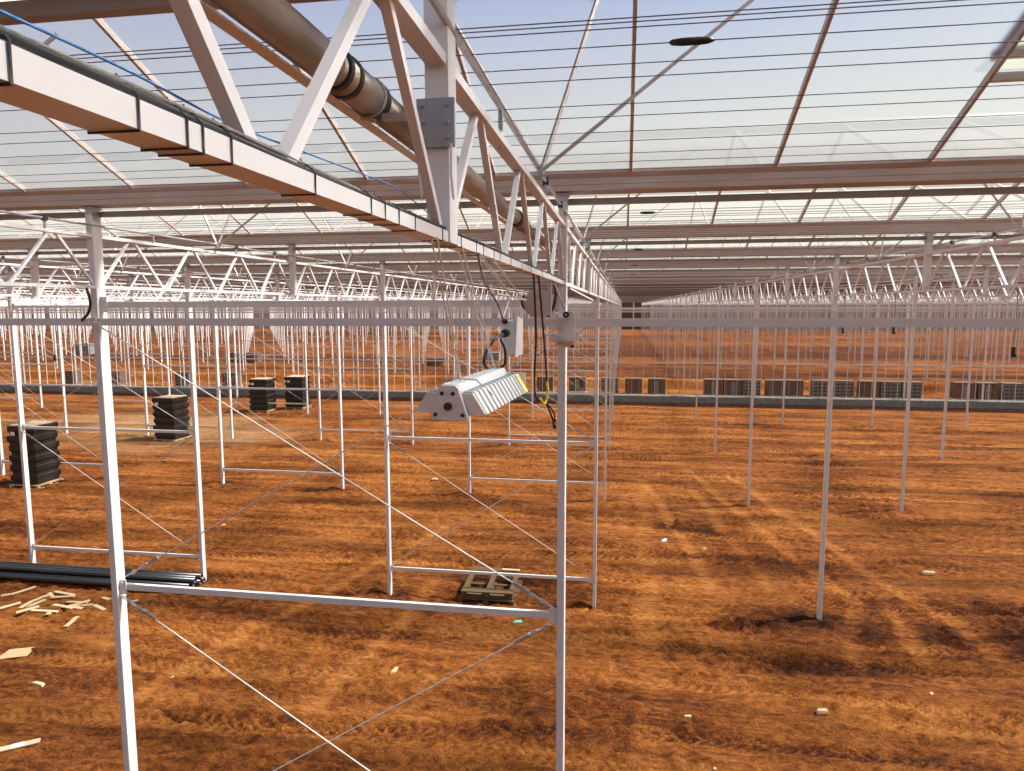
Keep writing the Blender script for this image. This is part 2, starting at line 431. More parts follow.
# ------------------------------------------------------------------ far glass wall, concrete kerb
wl = MB()
wl.bb(-260, -1.5, YEND, YEND + .06, TER_Z - .3, 8.4); wl.bb(6.0, 150, YEND, YEND + .06, TER_Z - .3, 8.4)
for nm, d_, lab in (('wall_front_unseen', (-190, 110, -60.0, -59.9), 'unseen hazy glass wall added behind the viewer to dim low sky light'), ('wall_left_unseen', (-190.1, -190, -60, YEND), 'unseen hazy glass wall added far left to dim low sky light'),
                    ('wall_right_unseen', (110, 110.1, -60, YEND), 'unseen hazy glass wall added far right to dim low sky light')):
    w_ = MB(); w_.bb(*d_, -.5, 8.2); tag(w_.build(nm, WALLG), lab, kind='structure')  # unseen walls added to hold back low sky light from behind and sides
dr = MB(); dr.bb(-1.5, 6.0, YEND + .02, YEND + .06, TER_Z - .3, 8.4)
for q in range(5): dr.bb(-1.5, 6.0, YEND - .02, YEND + .02, TER_Z + q * 1.5, TER_Z + q * 1.5 + .06)
tag(dr.build('door_1', mat('dark_door', (.075, .06, .04), .8)), 'dark doorway in the far end wall', kind='structure')
wall = tag(wl.build('wall_back', WALLG), 'hazy pale glass end wall far away', kind='structure')
mu = MB()
for k in range(0, 92): mu.box((-240 + k * 4.25, YEND - .08, 4.2), (.28, .08, 8.2))
part('mullion', mu, WHITE, wall)
kb = MB(); kb.prism([(45.8, -.45), (46.15, -.45), (46.15, .36), (46.1, .41), (45.85, .41), (45.8, .36)], -58, 34, 'x')
kerb = tag(kb.build('concrete_kerb', CONC), 'long low grey concrete kerb wall across the hall beyond the ditch', 'kerb wall')

# ------------------------------------------------------------------ roof: glass, bars, gutters
RZ0, RISE = 7.27, 0.80
NB = int((YEND - Y1) / BAY) + 1
def roofx(y): y = max(y, -y); return (-1.05 * max(y, 6) - 12, 0.55 * max(y, 6) + 12)
sl_len = BAY / 2 - 0.09
def bars_for(y, near):
    a, b = roofx(y); k0 = math.ceil((a - X0) / (WID / 4) - .5); k1 = math.floor((b - X0) / (WID / 4) - .5)
    return [X0 + WID / 4 * (k + .5) for k in range(k0, k1 + 1)]
VENT_BAYS = {0: [(2.253, 2), (-6.6, 2)]}
for b in range(-16, NB):
    yg = Y1 + b * BAY                            # gutter at the near side of the bay
    for side in (0, 1):                          # 0 rises from the gutter, 1 falls to the next gutter
        y0_, y1_ = (yg + .09, yg + BAY / 2) if side == 0 else (yg + BAY / 2, yg + BAY - .09)
        z0_, z1_ = (RZ0, RZ0 + RISE) if side == 0 else (RZ0 + RISE, RZ0)
        xa, xb = roofx(yg)
        name = 'ceiling'
        if b < -2: xa, xb = -70, 70  # unseen bays behind the camera, added to dim sky light from there
        g = MB()
        th = 0.006
        holes = []
        if b == -1 and side == 1:
            holes = [(2.253 + .0, 2.253 + 2 * WID / 4), (-7.68, -7.68 + 2 * WID / 4)]
        spans = []; cur = xa
        for h0, h1 in sorted(holes): spans.append((cur, h0, 0, 1)); spans.append((h0, h1, 0.52, 1)); cur = h1
        spans.append((cur, xb, 0, 1))
        for (sa0, sa1, t0, t1) in spans:
            p = lambda X, t: (X, y0_ + (y1_ - y0_) * t, z0_ + (z1_ - z0_) * t)
            g.raw([p(sa0, t0), p(sa1, t0), p(sa1, t1), p(sa0, t1)], [(0, 1, 2, 3)] if b > 0 else [(3, 2, 1, 0)])
        ceil = tag(g.build(name, GLASSN if b < 0 else GLASS), 'sloping bay of diffuse glass roof', kind='structure')
        if yg < 62 and b >= -2:
            xs = bars_for(yg, True)
            if b < 3:
                bme = MB(); bme.bar((0, y0_, z0_ - .02), (0, y1_, z1_ - .02), .024, .045)
                bm_ = bme.mesh('glazing_bar', ALU)
                vis = [q for q in xs if abs(q) < 26][:96]
                for q in vis: partm('glazing_bar', bm_, ceil, (q, 0, 0))
            else:
                bs = MB()
                for q in xs: bs.bar((q, y0_, z0_ - .02), (q, y1_, z1_ - .02), .03, .045)
                o = part('glazing_bar', bs, ALU, ceil); o['kind'] = 'stuff'
    # ridge
    if -4 < yg < 90:
        xa, xb = roofx(yg)
        rd = MB(); rd.prism([(yg + 2 - .04, RZ0 + RISE - .05), (yg + 2 + .04, RZ0 + RISE - .05), (yg + 2 + .05, RZ0 + RISE), (yg + 2, RZ0 + RISE + .05), (yg + 2 - .05, RZ0 + RISE)], xa, xb, 'x')
        tag(rd.build('trim_%d' % (b + 3), ALU), 'aluminium ridge cap of the glass roof', kind='structure')

BRK = MB(); BRK.box((0, 0, -.03), (.075, .10, .13)); BRK.box((0, 0, .02), (.10, .15, .012)); BRK.box((.0, -.053, -.05), (.03, .012, .03))
BRKM = BRK.mesh('gutter_bracket', GALV)
SPL = MB(); SPL.box((0, -.121, 0.05), (.24, .006, .085))
for i in (-.1, -.04, .04, .1): SPL.box((i, -.126, .083), (.014, .01, .01)); SPL.box((i, -.126, .015), (.014, .01, .01))
SPLM = SPL.mesh('splice_plate', [ALU])
for g in range(-1, NB):
    yg = Y1 + g * BAY; xa, xb = roofx(yg)
    gb = MB()
    prof = [(-.115, ZG + .0), (.115, ZG), (.125, ZG + .10), (.16, ZG + .135), (.16, ZG + .155), (.105, ZG + .155), (.095, ZG + .02), (-.095, ZG + .02), (-.105, ZG + .155), (-.16, ZG + .155), (-.16, ZG + .135), (-.125, ZG + .10)]
    # the channel is two walls and a floor: build as three solid strips
    gb.prism([(-.115, ZG), (.115, ZG), (.115, ZG + .015), (-.115, ZG + .015)], xa, xb, 'x')
    for s_ in (-1, 1):
        q = [(s_ * .115, ZG), (s_ * .128, ZG + .10), (s_ * .165, ZG + .13), (s_ * .165, ZG + .155), (s_ * .11, ZG + .155), (s_ * .10, ZG + .012)]
        gb.prism(q if s_ > 0 else q[::-1], xa, xb, 'x')
    gt = empty('roof_gutter', (0, yg, .05 if g == -1 else 0))
    n_ = g + 2
    if n_ <= 58:
        tag(gt, f'aluminium roof gutter, {nth(n_)} one counted away from the camera, with tube under it' if n_ > 1 else 'aluminium roof gutter at the very top left corner with tube under it', 'gutter', 'roof gutters')
    else:
        tag(gt, 'one of the farthest aluminium gutters closing up under the distant roof', 'gutter', 'farthest roof gutters')
    part('channel', gb, ALU, gt)
    tb = MB(); tb.bb(xa, xb, .05, .10, ZG - .088, ZG - .038)
    part('support_tube', tb, TUBE, gt)
    if yg < 60:
        for c in colrange(yg, 4): partm('bracket', BRKM, gt, (colx(c), 0, ZG - .04))
        if g >= 0:
            for c in colrange(yg, 0):
                if c % 2 == 0: partm('splice_plate', SPLM, gt, (colx(c) + .62, 0, ZG - .0))

# ------------------------------------------------------------------ posts
def post_mesh(z0_, z1_, name='steel_post'):
    m = MB(); m.bb(-.034, .034, -.06, .06, z0_, z1_)
    return m.mesh(name, WHITE)
P_LOW = post_mesh(-.45, ZG - .08)
P_HIGH = post_mesh(TER_Z - .3, ZG - .08)
def cphrase(c):
    if c == 0: return 'in line with the near girder'
    n = abs(c); return f"{nth(n)} {'left' if c < 0 else 'right'} of the near girder line"
posts = []
for r in range(1, 21):
    for c in colrange(rowy(r)): posts.append((math.hypot(colx(c), rowy(r)), r, c))
posts.sort()
BOLT = MB()
for zz in (1, -1): BOLT.tube([(.034, 0, zz * .03), (.042, 0, zz * .03)], .008, 6)
nearp, farp = posts[:300], posts[300:]
for d, r, c in nearp:
    o = link('steel_post', P_LOW if rowy(r) < TER_Y else P_HIGH, None, (colx(c), rowy(r), 0))
    if r == 1 and c == 0: lab = 'tall white steel post under the near girder carrying the white tray and box'
    elif r == 1 and c == -1: lab = 'thick white steel post nearest the camera, standing left of the black pipes'
    else:
        lab = f'white steel post in the {nth(r)} row back, {cphrase(c)}'
    tag(o, lab, 'post', 'white steel posts')
    if r <= 2:
        md = o.modifiers.new('edge', 'BEVEL'); md.width = .006; md.segments = 2
fp = MB()
for d, r, c in farp: fp.bb(colx(c) - .034, colx(c) + .034, rowy(r) - .06, rowy(r) + .06, TER_Z - .2, ZG - .08)
tag(fp.build('distant_steel_posts', WHITE), 'mass of distant white steel posts in the far half of the hall', 'posts', kind='stuff')

# ------------------------------------------------------------------ lattice girders, one span from post to post
CW, CHh = .055, .030
def chord_mb(z0_, y0_=.06, y1_=ROW - .06):
    m = MB(); m.bb(-CW / 2, CW / 2, y0_, y1_, z0_, z0_ + CHh); return m
BOT = chord_mb(ZB).mesh('bottom_chord', WHITE); TOP = chord_mb(ZT).mesh('top_chord', WHITE)
zb_, zt_ = ZB + CHh, ZT + .002
def brace_pts():
    out_ = []
    for k in range(8):
        out_.append(((k + .04), (k + .46)))      # up
        out_.append(((k + .96), (k + .54)))      # down
    return out_
BRUP = MB(); BRUP.bar((0, .04, zb_ - .004), (0, .46, zt_ + .004), .024, .024, upv=(0, 1, 0))
BRDN = MB(); BRDN.bar((0, .96, zb_ - .004), (0, .54, zt_ + .004), .024, .024, upv=(0, 1, 0))
BRUPM = BRUP.mesh('brace', WHITE); BRDNM = BRDN.mesh('brace', WHITE)
KP = MB(); KP.bb(-.033, .033, BAY - .045, BAY + .045, ZB, ZG - .08); KPM = KP.mesh('gutter_post', WHITE)
ROD = MB(); ROD.tube([(.03, 0, 6.955), (.03, ROW, 6.955)], .011, 6)
for q in (.8, 2.4, 3.4, 4.8, 6.4, 7.4):
    ROD.bb(.022, .038, q - .01, q + .01, ZT + CHh - .001, 6.955)
RODM = ROD.mesh('drive_rod', GALV)
RO = MB()
for q in (2.4, 3.4, 6.4, 7.4): RO.tube([(.012, q, 6.955), (.048, q, 6.955)], .026, 8)
ROM = RO.mesh('roller', BLACK)
simple = MB()
for q in (ZB, ZT): simple.bb(-CW / 2, CW / 2, .06, ROW - .06, q, q + CHh)
for a, b in brace_pts(): simple.bar((0, a, zb_), (0, b, zt_), .03, .03, upv=(0, 1, 0))
simple.bb(-.033, .033, BAY - .045, BAY + .045, ZB, ZG - .08)
simple.bb(.018, .042, 0, ROW, 6.945, 6.967)
SIMPLE = simple.mesh('lattice_girder', WHITE)
spans = []
for r in range(0, 20):
    ym = rowy(r) + 6.0
    lo, hi = (-3, 2) if r == 0 else (min(colrange(ym)), max(colrange(ym)))
    for c in range(lo, hi + 1): spans.append((math.hypot(colx(c), rowy(r) + 4) if r else abs(c), r, c))
spans.sort()
def glabel(r, c):
    if r == 0 and c == 0: return 'big white lattice girder span overhead at upper left with cables and cable ties'
    w = 'the ceiling front' if r == 0 else f'the {nth(r)}'
    if r == 0: return f"white lattice girder span before the first post row, {cphrase(c)}"
    return f'white lattice girder beyond post row {"one two three four five six seven eight nine ten eleven twelve thirteen fourteen fifteen".split()[r-1]}, {cphrase(c)}' 
for i, (d, r, c) in enumerate(spans[:300]):
    loc = (colx(c), rowy(r), 0)
    if d < 27:
        g = tag(empty('lattice_girder', loc), glabel(r, c), 'girder', 'white lattice roof girders')
        partm('bottom_chord', BOT, g); partm('top_chord', TOP, g)
        for k in range(8):
            partm('brace', BRUPM, g, (0, k, 0)); partm('brace', BRDNM, g, (0, k, 0))
        partm('gutter_post', KPM, g); partm('drive_rod', RODM, g); partm('roller', ROM, g)
        if r == 0 and c == 0: NEARG = g
    else:
        tag(link('lattice_girder', SIMPLE, None, loc), glabel(r, c), 'girder', 'white lattice roof girders')
fg = MB()
for d, r, c in spans[300:]:
    xx, yy = colx(c), rowy(r)
    for q in (ZB, ZT): fg.bb(xx - CW / 2, xx + CW / 2, yy, yy + ROW, q, q + CHh)
    for a, b in brace_pts(): fg.bar((xx, yy + a, zb_), (xx, yy + b, zt_), .03, .03, upv=(0, 1, 0))
    fg.bb(xx - .033, xx + .033, yy + BAY - .045, yy + BAY + .045, ZB, ZG - .08)
tag(fg.build('distant_lattice_girders', WHITE), 'mass of distant white lattice girders fading under the far roof', 'girders', kind='stuff')
# joint plate on the near girder's upright
pl = MB(); yk = BAY - .05
pl.box((0, yk - .006, 6.688), (.106, .012, .13))
for dx in (-.035, .035):
    for dz in (-.04, .0, .045): pl.tube([(dx, yk - .03, 6.688 + dz), (dx, yk + .0, 6.688 + dz)], .006, 6)
part('joint_plate', pl, PLATE, NEARG)
jl = MB()
for dx in (-.045, .045): jl.tube([(dx, yk - .02, 6.63), (dx, yk - .024, 6.55), (dx + .006, yk - .02, 6.48)], .0035, 6)
part('hook_bolt', jl, GALV, NEARG)
for yy in (4.3, 4.95, 5.75, 6.3, 6.62, 7.2):
    ck = MB(); ck.tube([(0, yy, ZT + .004), (0, yy, ZT - .010)], .008, 6); part('screw', ck, GALV, NEARG)

# ------------------------------------------------------------------ tie beams across the hall (one per row) and braced frames
for r in range(1, 9):
    y_ = rowy(r) - .085; lo, hi = -1.05 * y_ - 3, .54 * y_ + 3
    m = MB(); m.bb(lo, hi, y_ - .02, y_ + .02, *((6.02, 6.088) if r == 1 else (6.07, 6.095)))
    o = empty('tie_beam', (0, 0, 0))
    tag(o, f'long horizontal grey-white tie beam crossing the {nth(r)} row of posts', 'beam', 'tie beams across the hall')
    part('rail', m, WHITE, o)
    if r < 2:
        cm = MB(); cm.bb(-.05, .05, -.006, 0, -.035, .035)
        for dx in (-.032, .032): cm.tube([(dx, -.014, .0), (dx, .0, .0)], .008, 6)
        cm = cm.mesh('clamp_plate', WHITE)
        for c in colrange(y_, 1): partm('clamp_plate', cm, o, (colx(c), y_ - .02, 6.054))
FR = {}
Z1, Z0 = 3.4511, .5741
def rail_mesh(zc, n):
    m = MB(); m.bb(.036, WID - .036, -.02, .02, zc - .06, zc)
    for s_, xx in ((1, .036), (-1, WID - .036)):
        m.bb(min(xx, xx + s_ * .07), max(xx, xx + s_ * .07), -.028, -.02, zc - .10, zc + .045)
        m.tube([(xx + s_ * .035, -.04, zc - .08), (xx + s_ * .035, -.028, zc - .08)], .009, 6)
        m.tube([(xx + s_ * .035, -.04, zc + .022), (xx + s_ * .035, -.028, zc + .022)], .009, 6)
    return m.mesh(n, WHITE)
RAILM = {q: rail_mesh(q, 'rail') for q in (6.245, Z1, Z0)}
def cable_mesh(a, b, yy):
    a = Vector((a[0], yy, a[1])); b = Vector((b[0], yy, b[1]))
    m = MB(); m.tube([a, b], .0065, 6); return m.mesh('brace_cable', STRING)
def buckle_mesh(a, b, yy):      # turnbuckle near the a end: fork, body with eye, chain links
    a = Vector((a[0], yy, a[1])); b = Vector((b[0], yy, b[1])); d = (b - a).normalized(); n = Vector((0, -1, 0)); w = d.cross(n)
    m = MB()
    p = a + d * .02
    for k in range(4):
        c = p + d * (.035 + k * .06); ax = (d, w if k % 2 else n)
        ring = [c + ax[0] * (.036 * math.cos(t)) + ax[1] * (.014 * math.sin(t)) for t in [2 * math.pi * j / 10 for j in range(10)]]
        m.tube(ring, .006, 5, closed=True)
    c = p + d * .25; m.bar(c, c + d * .17, .032, .012, upv=(0, 1, 0))
    m.tube([c + d * .02 + n * .02, c + d * .02 - n * .02], .02, 8)
    return m.mesh('turnbuckle', GALV)
cx0, cx1 = .05, WID - .05
CAB = [((cx0, 6.0), (cx1, Z1 + .05), -.045), ((cx1, 6.0), (cx0, Z1 + .05), .035), ((cx0, Z1 - .1), (cx1, Z0 + .05), -.045), ((cx1, Z1 - .1), (cx0, Z0 + .05), .035)]
CABM = [cable_mesh(a, b, q) for a, b, q in CAB]
BKM = [buckle_mesh(CAB[0][1], CAB[0][0], -.045), buckle_mesh(CAB[1][1], CAB[1][0], .035), buckle_mesh(CAB[2][0], CAB[2][1], -.045), buckle_mesh(CAB[3][0], CAB[3][1], .035)]
for r in range(1, 9):
    for c in (-1, -3, -5, -7, -9, -11, -13):
        if c < min(colrange(rowy(r))): continue
        if r == 1 and c != -1: continue
        if r > 6 and c < -7: continue
        o = tag(empty('bracing_frame', (colx(c), rowy(r), 0)),
                'nearest white cross-braced frame between the two big front posts' if r == 1 else
                f'white cross-braced rail frame in the {nth(r)} post row, {nth((1 - c) // 2)} braced bay leftwards', 'brace frame', 'braced frames between posts')
        for q in (6.245, Z1, Z0): partm('rail', RAILM[q], o)
        for i in range(4):
            cb = partm('brace_cable', CABM[i], o)
            if r <= 2: partm('turnbuckle', BKM[i], cb)

# open glazing frame that stands on the kerb
sill = MB(); sill.bb(-48, 26, 46.06, 46.11, .412, .43)
part_w = tag(sill.build('wall_middle', WHITE), 'thin upright glazing bars standing on the concrete kerb', kind='structure')
mm_ = MB(); mm_.bb(-.011, .011, -.02, .02, .43, 6.30); mm_ = mm_.mesh('mullion', WHITE)
for k in range(98): partm('mullion', mm_, part_w, (X0 + WID / 6 * (k - 62 + .5), 46.085, 0))
m = MB(); m.bb(-52, 29, 45.86, 45.90, 2.50, 2.58)
tag(m.build('kerb_rail', WHITE), 'thin horizontal rail high above the low concrete kerb wall', 'rail')

# ------------------------------------------------------------------ shade wires across the hall
WY = [-1.62, -1.44, -1.27, -1.13, -.80, -.62, -.35, -.16, .12, .34, .57, .80, 1.05]   # from the middle of a bay on
wi = 0
wires = []
for b in range(0, 14):
    for k, q in enumerate(WY): wires.append((b, k, 3.75 + q + b * BAY))
wires[0:1] = [(0, 0, 2.10), (0, 0, 2.13), (0, 0, 2.17)]
for (b, k, yy) in wires[:82]:
    xa, xb = roofx(yy); xa, xb = max(xa, -45), min(xb, 25)
    m = MB(); n_ = 14
    m.tube([(xa + (xb - xa) * t / n_, yy, 7.0) for t in range(n_ + 1)], .0019 if b < 1 else .0026, 5)
    if b == 0: lab = f'thin dark shade wire overhead in the nearest roof bay, {nth(wi + 1)} from the camera'
    else: lab = f'thin dark shade wire in roof bay {nth(b + 1)} back, {nth(k + 1)} wire of that bay'
    tag(m.build('shade_wire', WIRE), lab, 'wire', 'dark wires strung across the hall'); wi += 1
m = MB()
for (b, k, yy) in wires[82:]:
    m.bb(-1.03 * yy, .53 * yy, yy - .003, yy + .003, 6.997, 7.003)
tag(m.build('distant_shade_wires', WIRE), 'dense far shade wires under the distant roof bays', 'wires', kind='stuff')
# black spindle on a wire of each bay
for i, yy in enumerate([3.75 - 1.44 + q * BAY for q in range(5)]):
    m = MB(); xs = [(-.068, .004), (-.060, .009), (-.03, .012), (.025, .012), (.05, .010), (.068, .004)]
    m.tube([(q, 0, 0) for q, _ in xs], [w for _, w in xs], 12)
    o = m.build('wire_tensioner', BLACK, None, True, (.195, yy, 7.0))
    tag(o, f'black spindle-shaped sleeve on an overhead wire, {nth(i + 1)} one away from the camera', 'wire sleeve', 'black sleeves on the wires')

# ------------------------------------------------------------------ vent push arms at the ridges
AR = {'up': ((0, 0, 0), (.30, .36, 1.08)), 'wide': ((0, 0, 0), (1.25, .28, 1.02)), 'left': ((0, 0, 0), (-.60, .30, 1.0))}
ARM = {k: MB().bar(a, b, .018, .02).mesh('push_arm', ALU) for k, (a, b) in AR.items()}
HUB = MB(); HUB.box((0, 0, -.01), (.03, .05, .03)); HUB.tube([(-.03, 0, -.02), (.03, 0, -.02)], .011, 8); HUBM = HUB.mesh('hub', GALV)
for b in range(0, 9):
    ynode = 3.92 + b * BAY
    for c in colrange(ynode + 3, 0):
        if c < -7 or c > 6: continue
        o = tag(empty('vent_linkage', (colx(c) + .055, ynode, 6.93)),
                f'vent push arms in the {nth(b + 1)} roof bay, {cphrase(c)}', 'vent arm', 'vent push arms on the girders')
        for k in ARM: partm('push_arm', ARM[k], o)
        partm('hub', HUBM, o)

# ------------------------------------------------------------------ open roof vents
def vent(x0_, lab):
    w = 2 * WID / 4; yb = 4.97                       # lower sill on the slope
    zs = lambda yy: RZ0 + RISE * (1 - (yy - 3.972) / sl_len * 1.0) if yy > 3.972 else RZ0 + RISE
    zl = RZ0 + RISE * (5.882 - yb) / 1.91
    o = tag(empty('roof_vent', (x0_, 0, 0)), lab, 'roof vent')
    m = MB(); m.bar((0, yb + .05, zl - .03), (w, yb + .05, zl - .03), .05, .05)
    part('sill', m, ALU, o)
    lift = .10
    top = Vector((0, 4.0, RZ0 + RISE + .03)); low = Vector((0, yb + .0, zl + lift))
    m = MB()
    m.bar(low, low + Vector((w, 0, 0)), .05, .06)
    for dx in (0.02, w / 2, w - .02): m.bar(top + Vector((dx, 0, 0)), low + Vector((dx, 0, 0)), .025, .04)
    m.bar(top, top + Vector((w, 0, 0)), .03, .04)
    part('sash', m, ALU, o)
    m = MB(); m.raw([top, top + Vector((w, 0, 0)), low + Vector((w, 0, 0)), low], [(0, 1, 2, 3)])
    part('pane', m, GLASSN, o)
vent(2.253, 'slightly open roof vent at the upper right corner with a strip of blue sky')
vent(-7.68, 'slightly open roof vent at the far upper left corner behind the gutter')

# ------------------------------------------------------------------ steel heating pipe beside the near girder
o = tag(empty('steel_pipe', (-.66, 0, 6.725)), 'brown-grey steel pipe with black rubber couplings running beside the near girder', 'pipe')
m = MB(); m.tube([(0, -1.5, 0), (0, 1.53, 0)], .043, 24); m.tube([(0, 1.53, 0), (0, 4.6, 0)], .043, 24); m.tube([(0, 4.6, 0), (0, 13.9, 0)], .043, 24)
part('tube', m, PIPEM, o, True)
for q in (1.62, 4.3, 9.9):
    m = MB(); m.tube([(0, q - .06, 0), (0, q + .2, 0)], .047, 24); part('coupling', m, PIPEM, o, True)
    for w in (q - .07, q - .01, q + .17):
        m = MB(); m.tube([(0, w, 0), (0, w + (.03 if w > q else .018), 0)], .051, 24); part('rubber_band', m, BLACK, o, False)
for q in (1.78, 4.45, 7.9, 11.9):
    m = MB(); m.tube(circle((0, q, 0), .049, 20, ((1, 0, 0), (0, 0, 1))), .004, 6, closed=True)
    m.bb(.04, .115, q - .012, q + .012, -.06, -.045); m.tube([(-.02, q, -.05), (.02, q, -.062)], .006, 6)
    part('hanger_clamp', m, GALV, o)
m = MB(); m.bb(-.046, -.018, -1.5, 13.9, -.050, -.046); m.bb(-.049, -.046, -1.5, 13.9, -.050, -.030)
part('support_channel', m, WHITE, o)

# ------------------------------------------------------------------ cables, ties and rope on the near bottom chord
def wob(y0_, y1_, xb, zb0, amp, seed, step=.09):
    rr = random.Random(seed); n_ = int((y1_ - y0_) / step); ph = [rr.uniform(0, 6) for _ in range(4)]
    return [(xb + amp * (math.sin(2.1 * t * step + ph[0]) + .5 * math.sin(5.3 * t * step + ph[1])), y0_ + t * step, zb0 + .4 * amp * (1 + math.sin(3.1 * t * step + ph[2]))) for t in range(n_ + 1)]
zc = ZB + CHh
for i, (xb, r_, mt_, lab, y1_) in enumerate([(-.496, .0048, BLACK, 'black cable lying along the right edge of the near bottom chord', 5.8),
                                        (-.512, .0052, CABLE, 'brown-grey cable lying along the middle of the near bottom chord', 5.6),
                                        (-.529, .005, BLACK, 'thin grey cable lying along the left edge of the near bottom chord', 4.9)]):
    m = MB(); m.tube(wob(-1.5, y1_, X0 + (xb + .5166) * 1, zc + r_ + .001, .004, i), r_, 6)
    tag(m.build('electric_cable', mt_, None, True), lab, 'cable', 'cables on the near bottom chord')
m = MB(); m.tube(wob(-1.5, 3.6, -.512, zc + .013, .005, 9), .0035, 6)
tag(m.build('electric_cable', CABLE, None, True), 'grey cable riding on top of the other cables on near chord', 'cable', 'cables on the near bottom chord')
ties = [.51, .66, .74, .77, .83, 1.07, 1.32, 1.40, 1.49, 1.61, 1.86, 2.03, 2.08, 2.30, 2.42, 2.62, 2.75, 3.02, 3.35, 3.7, 4.2]
TM = MB(); hw, z0_, z1_ = CW / 2 + .0018, ZB - .0018, zc + .014
TM.tube([(-hw, 0, z0_), (hw, 0, z0_), (hw, 0, z1_ - .012), (hw - .012, 0, z1_), (-hw + .012, 0, z1_), (-hw, 0, z1_ - .012)], .0016, 6, closed=True)
TM.tube([(hw - .02, 0, z1_), (hw - .026, .004, z1_ + .012)], .0012, 5)
TMM = TM.mesh('cable_tie', BLACK)
for i, q in enumerate(ties):
    tag(link('cable_tie', TMM, None, (X0, q, 0)), f'black cable tie around the near bottom chord, {nth(i + 1)} from the camera', 'cable tie', 'black cable ties on the near chord')
rope = [(-.70, -.6, 6.52), (-.62, .1, 6.46), (-.57, .45, 6.456), (-.556, .6, 6.452), (-.555, .75, 6.452), (-.556, .95, 6.447), (-.556, 1.25, 6.46), (-.557, 1.65, 6.478), (-.55, 1.85, 6.46), (-.54, 2.1, 6.43), (-.535, 2.6, 6.42)]
def smooth(pts, n=6):
    pts = [Vector(p) for p in pts]; out_ = []
    for i in range(len(pts) - 1):
        p0, p1, p2, p3 = pts[max(i - 1, 0)], pts[i], pts[i + 1], pts[min(i + 2, len(pts) - 1)]
        for k in range(n):
            t = k / n
            out_.append(.5 * ((2 * p1) + (p2 - p0) * t + (2 * p0 - 5 * p1 + 4 * p2 - p3) * t * t + (3 * p1 - p0 - 3 * p2 + p3) * t ** 3))
    out_.append(pts[-1]); return out_
m = MB(); m.tube(smooth(rope), .0016, 6)
tag(m.build('blue_rope', BLUE, None, True), 'thin bright blue rope drooping above the near bottom chord at upper left', 'rope')

# ------------------------------------------------------------------ grow lamp under the near girder
LY0, LY1, LZ = 2.2, 2.83, 5.828
lamp = tag(empty('grow_lamp', (-.56, LY0, LZ), -.075), 'grey and silver finned grow lamp hanging on wires from the near girder', 'grow lamp')
LL = LY1 - LY0
m = MB(); m.prism([(-.045, .0), (.05, .0), (.075, .004), (.036, .092), (.022, .104), (-.022, .104), (-.036, .092), (-.06, .004)], 0, LL)
m.prism([(-.036, .094), (.036, .094), (.026, .107), (-.026, .107)], .0, LL, mi=0)
body = part('housing', m, LAMPW, lamp)
for i in range(22):
    mm = MB(); yy = .05 + i * (LL - .1) / 21
    mm.box(((-.011, .011)[i % 2], yy, .1068), (.006, .008, .002)); part('housing_slot', mm, TAN, body)
# two side heat sinks
for s_ in (-1, 1):
    m = MB()
    q = [(s_ * .034, .082), (s_ * .075, .082), (s_ * .118, .012), (s_ * .072, .012)]
    m.prism(q if s_ > 0 else q[::-1], .012, LL - .012)
    sk = part('heat_sink', m, LAMPG, lamp)
    nf = 13
    for i in range(nf):
        yy = .014 + i * (LL - .04) / (nf - 1)
        m = MB(); a = (s_ * .078, .084); b = (s_ * .123, .010)
        m.raw([(a[0] - s_ * .004, yy, a[1]), (a[0] + s_ * .004, yy, a[1] - .003), (b[0] + s_ * .002, yy, b[1]), (b[0] - s_ * .006, yy, b[1]),
               (a[0] - s_ * .004, yy + .030, a[1]), (a[0] + s_ * .004, yy + .030, a[1] - .003), (b[0] + s_ * .002, yy + .030, b[1]), (b[0] - s_ * .006, yy + .030, b[1])],
              [(0, 1, 2, 3), (7, 6, 5, 4), (0, 4, 5, 1), (1, 5, 6, 2), (2, 6, 7, 3), (3, 7, 4, 0)])
        part('fin', m, LAMPW, sk)
    m = MB(); m.prism([(s_ * .04, .079), (s_ * .077, .079), (s_ * .12, .010), (s_ * .05, .010)][::s_], 0, .014)
    part('end_cap', m, LAMPE, sk)
m = MB(); m.prism([(-.060, -.012), (.064, -.012), (.066, .0), (.034, .096), (.022, .106), (-.022, .106), (-.034, .096), (-.062, .0)], -.014, .0)
cap = bevel(part('end_plate', m, LAMPE, lamp), .003)
for (xx, zz) in ((-.022, .078), (.016, .078), (-.045, .008), (.048, .008)):
    m = MB(); m.tube([(xx, -.018, zz), (xx, -.012, zz)], .0068, 12); part('screw', m, BLACK, cap)
m = MB(); m.tube([(0, -.026, .036), (0, -.012, .036)], .0135, 16)
part('cable_plug', m, BLACK, cap)
m = MB(); m.prism([(.084, .082), (.1265, .012), (.128, .014), (.0865, .085)], LL - .05, LL + .0); part('warning_label', m, LABY, lamp)
m = MB(); m.bb(-.04, .115, LL, LL + .012, .0, .088); part('rear_plate', m, LAMPE, lamp)
